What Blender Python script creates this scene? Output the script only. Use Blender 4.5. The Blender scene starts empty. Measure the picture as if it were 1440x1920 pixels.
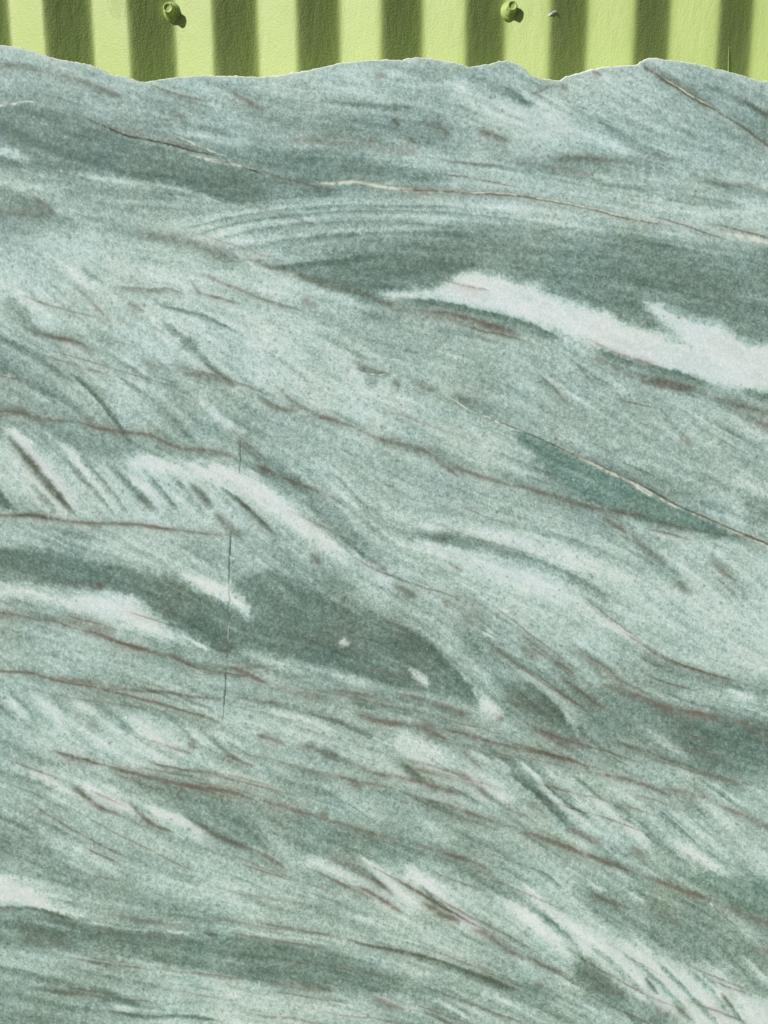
import bpy, bmesh, math, random
import numpy as np
from mathutils import Vector

# ------------------------------------------------------------------ camera, sky, sun, exposure
scene = bpy.context.scene
COL = scene.collection
TH = math.radians(10.0)                       # camera looks 10 degrees down
CAM = Vector((0.0, -0.752, 1.25))
FW = Vector((0, math.cos(TH), -math.sin(TH)))
UP = Vector((0, math.sin(TH), math.cos(TH)))
cd = bpy.data.cameras.new('camera'); cam = bpy.data.objects.new('camera', cd); COL.objects.link(cam)
cam.location = CAM; cam.rotation_euler = (math.radians(90) - TH, 0, 0)
cd.sensor_fit = 'HORIZONTAL'; cd.sensor_width = 36; cd.lens = 36; cd.clip_start = 0.01; cd.clip_end = 200
scene.camera = cam

SUN = Vector((-0.80, -0.485, 0.60)).normalized()   # towards the sun: upper left, in front of the wall
w = bpy.data.worlds.new('World'); scene.world = w; w.use_nodes = True
nt = w.node_tree; nt.nodes.clear()
sky = nt.nodes.new('ShaderNodeTexSky'); sky.sky_type = 'NISHITA'; sky.sun_disc = False
sky.sun_elevation = math.asin(SUN.z); sky.sun_rotation = math.atan2(SUN.x, SUN.y)
bg = nt.nodes.new('ShaderNodeBackground'); bg.inputs[1].default_value = 0.042
wo = nt.nodes.new('ShaderNodeOutputWorld')
nt.links.new(sky.outputs[0], bg.inputs[0]); nt.links.new(bg.outputs[0], wo.inputs[0])
sd = bpy.data.lights.new('sun', 'SUN'); sd.energy = 4.6; sd.angle = math.radians(0.55); sd.color = (1.0, 0.965, 0.90)
so = bpy.data.objects.new('sun', sd); COL.objects.link(so)
so.rotation_euler = SUN.to_track_quat('Z', 'Y').to_euler()
vs = scene.view_settings; vs.view_transform = 'Standard'; vs.look = 'None'; vs.gamma = 1
vs.exposure = 0.0; vs.use_curve_mapping = False

# ------------------------------------------------------------------ helpers
def thing(o, label, cat, group=None):
    o['label'] = label; o['category'] = cat
    if group: o['group'] = group
    return o

def mesh_obj(name, verts, faces, mat, parent=None, smooth=True):
    me = bpy.data.meshes.new(name); me.from_pydata(verts, [], faces)
    if smooth: me.polygons.foreach_set('use_smooth', [True] * len(me.polygons))
    me.materials.append(mat); me.update()
    o = bpy.data.objects.new(name, me); COL.objects.link(o)
    if parent: o.parent = parent
    return o

class NT:
    def __init__(s, name):
        s.m = bpy.data.materials.new(name); s.m.use_nodes = True
        s.t = s.m.node_tree; s.t.nodes.clear()
        s.o = s.n('ShaderNodeOutputMaterial'); s.b = s.n('ShaderNodeBsdfPrincipled')
        s.l(s.b.outputs[0], s.o.inputs[0])
    def n(s, k, **kw):
        x = s.t.nodes.new(k)
        for a, v in kw.items(): setattr(x, a, v)
        return x
    def l(s, a, b): s.t.links.new(a, b)
    def set(s, node, **kw):
        for a, v in kw.items(): node.inputs[a.replace('_', ' ')].default_value = v
    def noise(s, scale, detail=3, rough=0.6, vec=None):
        x = s.n('ShaderNodeTexNoise'); x.inputs['Scale'].default_value = scale
        x.inputs['Detail'].default_value = detail; x.inputs['Roughness'].default_value = rough
        if vec: s.l(vec, x.inputs['Vector'])
        return x.outputs['Fac']
    def ramp(s, fac, stops):
        x = s.n('ShaderNodeValToRGB'); e = x.color_ramp.elements
        e[0].position, e[0].color = stops[0][0], (*stops[0][1], 1)
        e[1].position, e[1].color = stops[-1][0], (*stops[-1][1], 1)
        for p, c in stops[1:-1]:
            q = e.new(p); q.color = (*c, 1)
        s.l(fac, x.inputs[0]); return x.outputs[0]
    def mix(s, fac, a, b, mode='MIX'):
        x = s.n('ShaderNodeMix', data_type='RGBA', blend_type=mode)
        for i, v in ((0, fac), (6, a), (7, b)):
            if isinstance(v, (int, float)): x.inputs[i].default_value = v
            elif isinstance(v, tuple): x.inputs[i].default_value = (*v, 1)
            else: s.l(v, x.inputs[i])
        return x.outputs[2]
    def math(s, op, a, b=0.0, c=0.0):
        x = s.n('ShaderNodeMath', operation=op)
        for i, v in ((0, a), (1, b), (2, c)):
            if isinstance(v, (int, float)): x.inputs[i].default_value = v
            else: s.l(v, x.inputs[i])
        return x.outputs[0]
    def bump(s, h, strength, dist, prev=None):
        x = s.n('ShaderNodeBump'); x.inputs['Strength'].default_value = strength
        x.inputs['Distance'].default_value = dist; s.l(h, x.inputs['Height'])
        if prev: s.l(prev, x.inputs['Normal'])
        return x.outputs[0]

# ------------------------------------------------------------------ painted corrugated wall
PITCH, AMP = 0.0746, 0.0080
F = 1440.0
def wall_hit(px, py, y):
    """point on the plane y=const seen at photo pixel px,py"""
    d = FW + Vector((1, 0, 0)) * ((px - 720) / F) + UP * ((960 - py) / F)
    t = (y - CAM.y) / d.y
    return CAM + d * t
V0 = wall_hit(327, 24, AMP)                   # first screw stands in a valley
def wall_y(x): return AMP * math.asin(.97 * math.cos(2 * math.pi * (x - V0.x) / PITCH)) / math.asin(.97)    # valley = +AMP (away), crest = -AMP

def lime(name, extra=True):
    m = NT(name)
    tc = m.n('ShaderNodeTexCoord'); P = tc.outputs['Object']
    n1 = m.noise(14, 4, .6, P); n2 = m.noise(900, 2, .5, P)
    c = m.ramp(n1, [(.3, (.400, .512, .172)), (.7, (.442, .555, .194))])
    c = m.mix(m.math('MULTIPLY', m.math('GREATER_THAN', n2, .74), .25), c, (.25, .34, .11))
    if extra:
        # scuffed dusty patch beside the first screw
        sx = m.n('ShaderNodeVectorMath', operation='DISTANCE'); m.l(P, sx.inputs[0])
        q = wall_hit(233, 12, 0); sx.inputs[1].default_value = (q.x, 0, q.z)
        f = m.math('SUBTRACT', 1.0, m.math('DIVIDE', sx.outputs['Value'], .017))
        f = m.math('ADD', f, m.math('MULTIPLY', m.math('SUBTRACT', m.noise(260, 3, .7, P), .5), 1.6))
        f = m.math('MULTIPLY', m.math('GREATER_THAN', f, .28), .42)
        c = m.mix(f, c, (.27, .35, .10))
    m.l(c, m.b.inputs['Base Color'])
    m.b.inputs['Roughness'].default_value = .5; m.b.inputs['Specular IOR Level'].default_value = .3
    b1 = m.bump(m.noise(620, 3, .55, P), .5, .0006)
    mp = m.n('ShaderNodeMapping'); mp.inputs['Scale'].default_value = (1, 1, .35); m.l(P, mp.inputs[0])
    b2 = m.bump(m.noise(150, 2, .5, mp.outputs[0]), .35, .0012, b1)
    vo = m.n('ShaderNodeTexVoronoi'); vo.inputs['Scale'].default_value = 95; m.l(P, vo.inputs['Vector'])
    nib = m.math('MULTIPLY', m.math('LESS_THAN', vo.outputs['Distance'], .085), m.math('GREATER_THAN', m.noise(40, 1, .5, P), .56))
    b3 = m.bump(nib, 1.0, .0008, b2)
    m.l(b3, m.b.inputs['Normal'])
    return m.m
M_lime = lime('lime_green_paint'); M_lime2 = lime('lime_green_paint_fixings', False)

def build_wall():
    X0, X1, Z0, Z1 = -0.95, 0.95, 0.55, 2.05
    n = 1900; xs = [X0 + (X1 - X0) * i / n for i in range(n + 1)]
    zs = np.linspace(Z0, Z1, 31)
    V, Fc = [], []
    for z in zs:
        for x in xs: V.append((x, wall_y(x), z))
    W = n + 1
    for j in range(len(zs) - 1):
        for i in range(n): a = j * W + i; Fc.append((a, a + 1, a + W + 1, a + W))
    off = len(V)                                # back skin, 1.2 mm of steel
    for z in (Z0, Z1):
        for x in xs: V.append((x, wall_y(x) + .0012, z))
    for i in range(n):
        a = off + i; Fc.append((a, a + W, a + W + 1, a + 1))
        Fc.append((i, a, a + 1, i + 1))
        t = (len(zs) - 1) * W + i; Fc.append((t, t + 1, a + W + 1, a + W))
    o = mesh_obj('corrugated_wall', V, Fc, M_lime)
    return thing(o, 'lime green painted corrugated metal wall behind the stone slab', 'wall')
wall = build_wall(); wall['kind'] = 'thing'

def lathe(name, prof, mat, parent, loc, hexf=None, tilt=0.0, n=48):
    """profile (r, h) turned about the axis that points out of the wall (-Y)"""
    V, Fc = [], []
    for k, (r, h) in enumerate(prof):
        for i in range(n):
            a = 2 * math.pi * i / n; rr = r
            if hexf and hexf[k]:
                s = (a + tilt) % (math.pi / 3) - math.pi / 6
                rr = r * (1 + hexf[k] * (.9 / math.cos(s) - .97))
            V.append((rr * math.cos(a), -h, rr * math.sin(a)))
    for k in range(len(prof) - 1):
        for i in range(n):
            a = k * n + i; b = k * n + (i + 1) % n; Fc.append((a, b, b + n, a + n))
    Fc.append(tuple(range(n - 1, -1, -1))); Fc.append(tuple((len(prof) - 1) * n + i for i in range(n)))
    o = mesh_obj(name, V, Fc, mat, parent); o.location = loc
    return o

def screw(px, py, lean):
    base = wall_hit(px, py, AMP)
    x = V0.x + PITCH * round((base.x - V0.x) / PITCH) + (base.x - V0.x - PITCH * round((base.x - V0.x) / PITCH))
    s = lathe('screw', [(.0001, -.002), (.0026, -.0015), (.0026, .0055), (.0001, .006)], M_lime2, wall, (x, AMP - .0002, base.z))
    s.rotation_euler = (lean[0], 0, lean[1])
    lathe('washer', [(.0084, -.0006), (.0086, .0004), (.0083, .0015), (.0074, .0026), (.0064, .0032), (.0048, .0036), (.001, .0036)], M_lime2, s, (0, 0, 0))
    lathe('screw_head', [(.0060, .0030), (.0062, .0036), (.0058, .0043), (.0050, .0047), (.0047, .0052), (.0046, .0098), (.0043, .0106), (.0037, .0109),
                         (.0030, .0107), (.0025, .0100), (.0012, .0098), (.0002, .0099)], M_lime2, s, (0, 0, 0),
          hexf=[0, 0, 0, .4, 1, 1, .8, .3, 0, 0, 0, 0], tilt=lean[2])
    return s
s1 = screw(321.5, 24, (0.05, -0.03, .2)); 
s2 = screw(956, 22, (-0.04, 0.06, .9))

def chip():
    m = NT('bare_galvanised_metal'); m.b.inputs['Base Color'].default_value = (.88, .88, .88, 1)
    m.b.inputs['Metallic'].default_value = .15; m.b.inputs['Roughness'].default_value = .35
    random.seed(4); V, Fc = [], []
    for (cx, cy, rx, ry, rot) in ((1033.5, 27, 5.5, 3.2, -.2), (1040, 23, 6.0, 2.6, -.35)):
        st = len(V); q = wall_hit(cx, cy, -.002); qy = wall_y(q.x); q = wall_hit(cx, cy, qy)
        V.append((q.x, wall_y(q.x) - .0009, q.z))
        for i in range(12):
            a = i * math.pi / 6; r = random.uniform(.65, 1.15) * .00048
            dx = math.cos(a) * rx * r; dz = math.sin(a) * ry * r
            x = q.x + dx * math.cos(rot) - dz * math.sin(rot); z = q.z + -dx * math.sin(rot) + dz * math.cos(rot)
            V.append((x, wall_y(x) - .0004, z))
        for i in range(12): Fc.append((st, st + 1 + (i + 1) % 12, st + 1 + i))
        b0 = len(V)
        for i in range(12):
            x, y, z = V[st + 1 + i]; V.append((x, wall_y(x) + .0002, z))
        for i in range(12): Fc.append((st + 1 + i, st + 1 + (i + 1) % 12, b0 + (i + 1) % 12, b0 + i))
    o = mesh_obj('paint_chip', V, Fc, m.m, wall, smooth=False); o['label'] = 'bright chip of bare metal where the green paint has flaked'
chip()

def drip(px, y0, y1, r0, r1):
    V, Fc = [], []; n = 8; K = 14
    for k in range(K + 1):
        f = k / K; py = y0 + (y1 - y0) * f
        q = wall_hit(px - 2 * f, py, 0); q = wall_hit(px - 2 * f, py, wall_y(q.x)); r = (r0 + (r1 - r0) * f) * (1 if 0 < k < K else .1)
        for i in range(n):
            a = 2 * math.pi * i / n; V.append((q.x + r * math.cos(a), wall_y(q.x) + .45 * r * math.sin(a), q.z))
    for k in range(K):
        for i in range(n): a = k * n + i; b = k * n + (i + 1) % n; Fc.append((a, b, b + n, a + n))
    o = mesh_obj('paint_drip', V, Fc, M_lime2, wall); return o
drip(1366, 85, 170, .0003, .0011)

# ------------------------------------------------------------------ the stone slab: its veining is laid out in the slab's own plane
DS = 0.657; S = DS / F                          # slab plane and metres per unit of the layout
rng = np.random.default_rng(7)
def lerpk(keys, x):
    k = np.array(keys, float); return np.interp(x, k[:, 0], k[:, 1])
TOP = [(-300, 70), (-150, 92), (-60, 80), (0, 85), (30, 89), (60, 97), (90, 107), (118, 114), (150, 119), (165, 122), (190, 131), (205, 140), (225, 143), (245, 147),
       (262, 154), (272, 155), (282, 154), (300, 150), (330, 146), (380, 142), (420, 143), (480, 145), (522, 143), (545, 138), (575, 134), (600, 127),
       (618, 124), (640, 119), (680, 115), (720, 113), (755, 114), (765, 110), (780, 108), (800, 110), (825, 114), (850, 118), (870, 124), (885, 126),
       (905, 122), (918, 122), (935, 116), (950, 114), (966, 119), (980, 127), (998, 144), (1020, 148), (1042, 152), (1050, 152), (1062, 144), (1085, 138),
       (1110, 131), (1140, 126), (1170, 124), (1196, 122), (1201, 116), (1212, 112), (1225, 109), (1240, 112), (1262, 114), (1290, 118), (1320, 124), (1345, 130),
       (1365, 134), (1385, 140), (1405, 146), (1425, 152), (1440, 153), (1470, 158), (1540, 140), (1620, 150), (1740, 130)]
XA, XB, YB = -280.0, 1720.0, 2240.0
STEP = 1.65
xs = np.concatenate([np.arange(XA, -8, 7.0), np.arange(-8, 1448, STEP), np.arange(1448, XB + 1, 7.0)]).astype(np.float32)
v = np.concatenate([np.arange(0, 1925 - 120, STEP), np.arange(1925 - 120, YB - 120, 7.0), [YB - 120]]) / (YB - 120)
rough = np.convolve(rng.normal(0, 1, len(xs) + 8), np.ones(5) / 5, 'same')[4:-4]
rough2 = np.convolve(rng.normal(0, 1, len(xs) + 40), np.hanning(21) / 10, 'same')[20:-20]
topy = lerpk(TOP, xs) + rough * .9 + rough2 * .5
Y = (topy[None, :] + (YB - topy[None, :]) * v[:, None]).astype(np.float32)
X = np.broadcast_to(xs[None, :], Y.shape).astype(np.float32)
NY, NX = Y.shape
rowmin = Y.min(1); rowmax = Y.max(1)

def vnoise(x, y, cx, cy=None, seed=0):
    cy = cy or cx
    r = np.random.default_rng(seed)
    g = r.random((1024, 1024)).astype(np.float32)
    th = .7 + seed * 1.31                                     # turned lattice, so that no rows show
    u = (x * math.cos(th) + y * math.sin(th)) / cx + 331.37; q = (y * math.cos(th) - x * math.sin(th)) / cy + 271.91
    iu = np.floor(u).astype(np.int32); iq = np.floor(q).astype(np.int32)
    fu = u - iu; fq = q - iq; fu = fu * fu * (3 - 2 * fu); fq = fq * fq * (3 - 2 * fq)
    iu &= 1023; iq &= 1023; iu1 = (iu + 1) & 1023; iq1 = (iq + 1) & 1023
    return (g[iq, iu] * (1 - fu) + g[iq, iu1] * fu) * (1 - fq) + (g[iq1, iu] * (1 - fu) + g[iq1, iu1] * fu) * fq
def fbm(x, y, c, o=4, seed=0, g=.55):
    s = 0; a = 1; t = 0
    for k in range(o): s = s + a * vnoise(x + 13 * k, y - 7 * k, c / 2 ** k, seed=seed + k); t += a; a *= g
    return s / t

GRID = """
555555555555555
555556665556655
334455444675554
444323345665555
465665555556666
676766434653344
556666655556657
457556655555555
445445665555565
666774555543445
556655655665566
444453366676676
565322335556667
555555433544455
567766665544433
566455554656655
455645445456565
754566567665444
444444455558744
445666654545778
""".split()
TONE = np.array([[int(c) for c in (r + '555555555555555')[:15]] for r in GRID], float)
REG = """
W .2 18 | 0,812 30,800 80,828 150,850 230,853 330,868 400,885 460,900 525,940 595,1005 545,1020 480,980 420,992 330,978 230,968 150,966 60,930 0,900
L .6 30 | 0,440 150,470 300,500 420,540 560,600 700,680 760,760 700,790 560,740 440,720 300,660 150,600 0,560
L .35 25 | 640,700 800,760 960,840 1000,900 900,880 780,830 680,770
L .35 25 | 980,1120 1100,1160 1250,1240 1150,1230 1020,1180
G .45 14 | 490,180 560,190 650,190 760,198 850,230 900,270 860,285 760,270 640,262 560,262 500,250 430,205
D .72 8 | 0,205 45,197 110,213 170,235 235,256 330,283 400,302 470,325 560,347 640,358 640,366 560,372 460,380 400,367 330,351 250,333 180,322 100,322 60,312 0,330
K .35 16 | 130,270 250,290 360,320 440,340 500,365 450,378 380,362 280,335 180,315 120,300
D .5 14 | 470,250 540,268 620,290 700,305 790,320 850,335 780,350 700,345 620,343 540,328 480,305
L .45 14 | 620,282 700,272 800,285 900,300 1000,312 1100,330 1200,345 1300,370 1440,385 1440,440 1300,412 1200,392 1100,375 1000,360 900,352 840,345 850,325 760,310 680,300
G .45 14 | 900,262 1000,285 1100,290 1250,320 1200,340 1100,325 1000,315 920,300
D .42 9 | 790,112 860,120 900,130 940,155 985,180 998,198 960,192 900,175 850,155 800,145 770,130
L .35 20 | 290,430 350,400 430,382 560,374 700,367 800,368 900,374 1000,387 1080,402 1000,402 860,398 700,398 560,408 430,428 340,455
D .62 22 | 540,506 600,484 700,460 800,440 900,428 1000,424 1100,432 1200,440 1300,458 1440,485 1440,655 1400,645 1350,608 1300,600 1200,625 1140,592 1080,562 1010,540 960,530 900,515 860,518 820,545 770,552 720,556 660,548 600,532
K .30 20 | 680,500 760,480 850,470 920,490 900,512 850,520 800,545 740,548 690,530
W .95 9 | 716,553 760,545 810,545 840,528 870,514 900,510 940,519 970,530 1005,534 1015,547 1060,564 1110,579 1140,589 1170,609 1210,621 1255,636 1292,645 1262,615 1225,588 1212,566 1240,570 1270,590 1310,606 1350,606 1372,630 1400,646 1440,655 1440,730 1400,728 1360,725 1330,715 1290,700 1230,690 1180,678 1130,655 1080,635 1040,618 990,603 950,588 900,575 850,565 800,558 750,560
G .4 14 | 0,778 150,797 260,817 330,838 420,855 470,862 560,900 600,960 520,930 450,885 400,870 330,870 300,860 250,850 180,850 120,830 60,800
D .4 10 | 450,822 480,845 530,880 570,912 500,900 450,893
T .6 7 | 962,806 1040,838 1110,870 1180,905 1260,950 1330,977 1400,1010 1440,1030 1380,1012 1300,1002 1200,975 1120,945 1060,910 1010,862 970,828
K .4 10 | 1390,932 1440,922 1440,1000 1400,985
G .45 16 | 1110,850 1200,880 1290,930 1360,975 1300,955 1200,905 1100,862
D .85 9 | 0,1022 70,1030 130,1045 200,1057 270,1070 330,1087 370,1100 400,1120 430,1137 445,1152 462,1167 470,1140 455,1108 446,1088 480,1074 520,1070 560,1087 620,1122 690,1147 745,1167 805,1208 848,1252 880,1290 897,1319 850,1305 760,1290 700,1278 620,1250 560,1235 480,1218 420,1215 370,1202 330,1185 295,1150 260,1120 200,1106 130,1100 60,1090 0,1078
W .75 9 | 0,1084 60,1102 130,1117 200,1113 250,1121 290,1150 330,1187 385,1212 300,1195 250,1176 180,1160 120,1140 60,1125 0,1107
W .85 7 | 340,1074 400,1084 430,1099 458,1130 471,1160 432,1126 400,1114 362,1100
D .45 18 | 860,1180 920,1202 960,1228 1020,1257 1090,1290 1180,1312 1260,1335 1350,1345 1440,1372 1440,1478 1380,1468 1300,1448 1240,1430 1180,1400 1100,1388 1000,1350 960,1338 940,1300 920,1260 870,1220
K .35 16 | 1220,1320 1300,1345 1440,1390 1440,1470 1360,1440 1280,1400
L .55 24 | 1130,1085 1280,1110 1380,1130 1440,1150 1440,1272 1400,1257 1340,1225 1280,1200 1200,1170 1130,1130
L .4 16 | 30,1365 150,1372 250,1400 340,1420 470,1450 560,1480 480,1480 380,1460 250,1430 150,1410 60,1400
W .5 9 | 740,1380 820,1408 852,1440 905,1475 880,1482 830,1470 790,1445 750,1410
D .33 14 | 200,1442 290,1470 400,1490 480,1505 600,1540 700,1570 760,1600 680,1602 620,1606 560,1590 480,1588 400,1560 350,1530 300,1500 240,1480
D .4 18 | 0,1532 60,1560 110,1600 150,1640 200,1680 130,1668 60,1638 0,1602
W .75 8 | 0,1622 20,1648 60,1670 100,1700 150,1716 90,1712 40,1692 0,1690
D .55 12 | 0,1703 100,1715 200,1737 330,1742 420,1760 480,1765 620,1790 700,1810 760,1832 720,1868 640,1858 560,1840 480,1836 380,1817 300,1798 200,1790 100,1777 30,1762 0,1742
L .45 16 | 0,1785 130,1790 300,1808 420,1832 560,1862 700,1888 760,1940 560,1930 440,1900 300,1850 150,1820 0,1812
W .5 9 | 550,1617 600,1602 650,1627 690,1652 740,1682 785,1712 720,1692 660,1662 600,1642
T .4 12 | 1250,1626 1320,1635 1380,1646 1440,1667 1440,1720 1400,1715 1370,1700 1340,1682 1290,1656
D .35 16 | 1080,1660 1160,1690 1300,1705 1400,1760 1440,1790 1440,1900 1410,1868 1350,1810 1260,1790 1180,1760 1120,1722
D .65 9 | 1060,1772 1100,1790 1140,1828 1172,1862 1222,1885 1300,1925 1200,1925 1140,1885 1080,1845 1075,1810
W .68 12 | 1050,1728 1110,1750 1150,1775 1180,1775 1220,1789 1270,1811 1330,1820 1370,1838 1408,1878 1415,1920 1430,1990 1300,1990 1290,1920 1240,1888 1200,1870 1172,1850 1142,1815 1105,1780
L .3 20 | 700,1720 800,1735 900,1770 980,1800 960,1830 880,1810 780,1780 700,1760
"""
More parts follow.
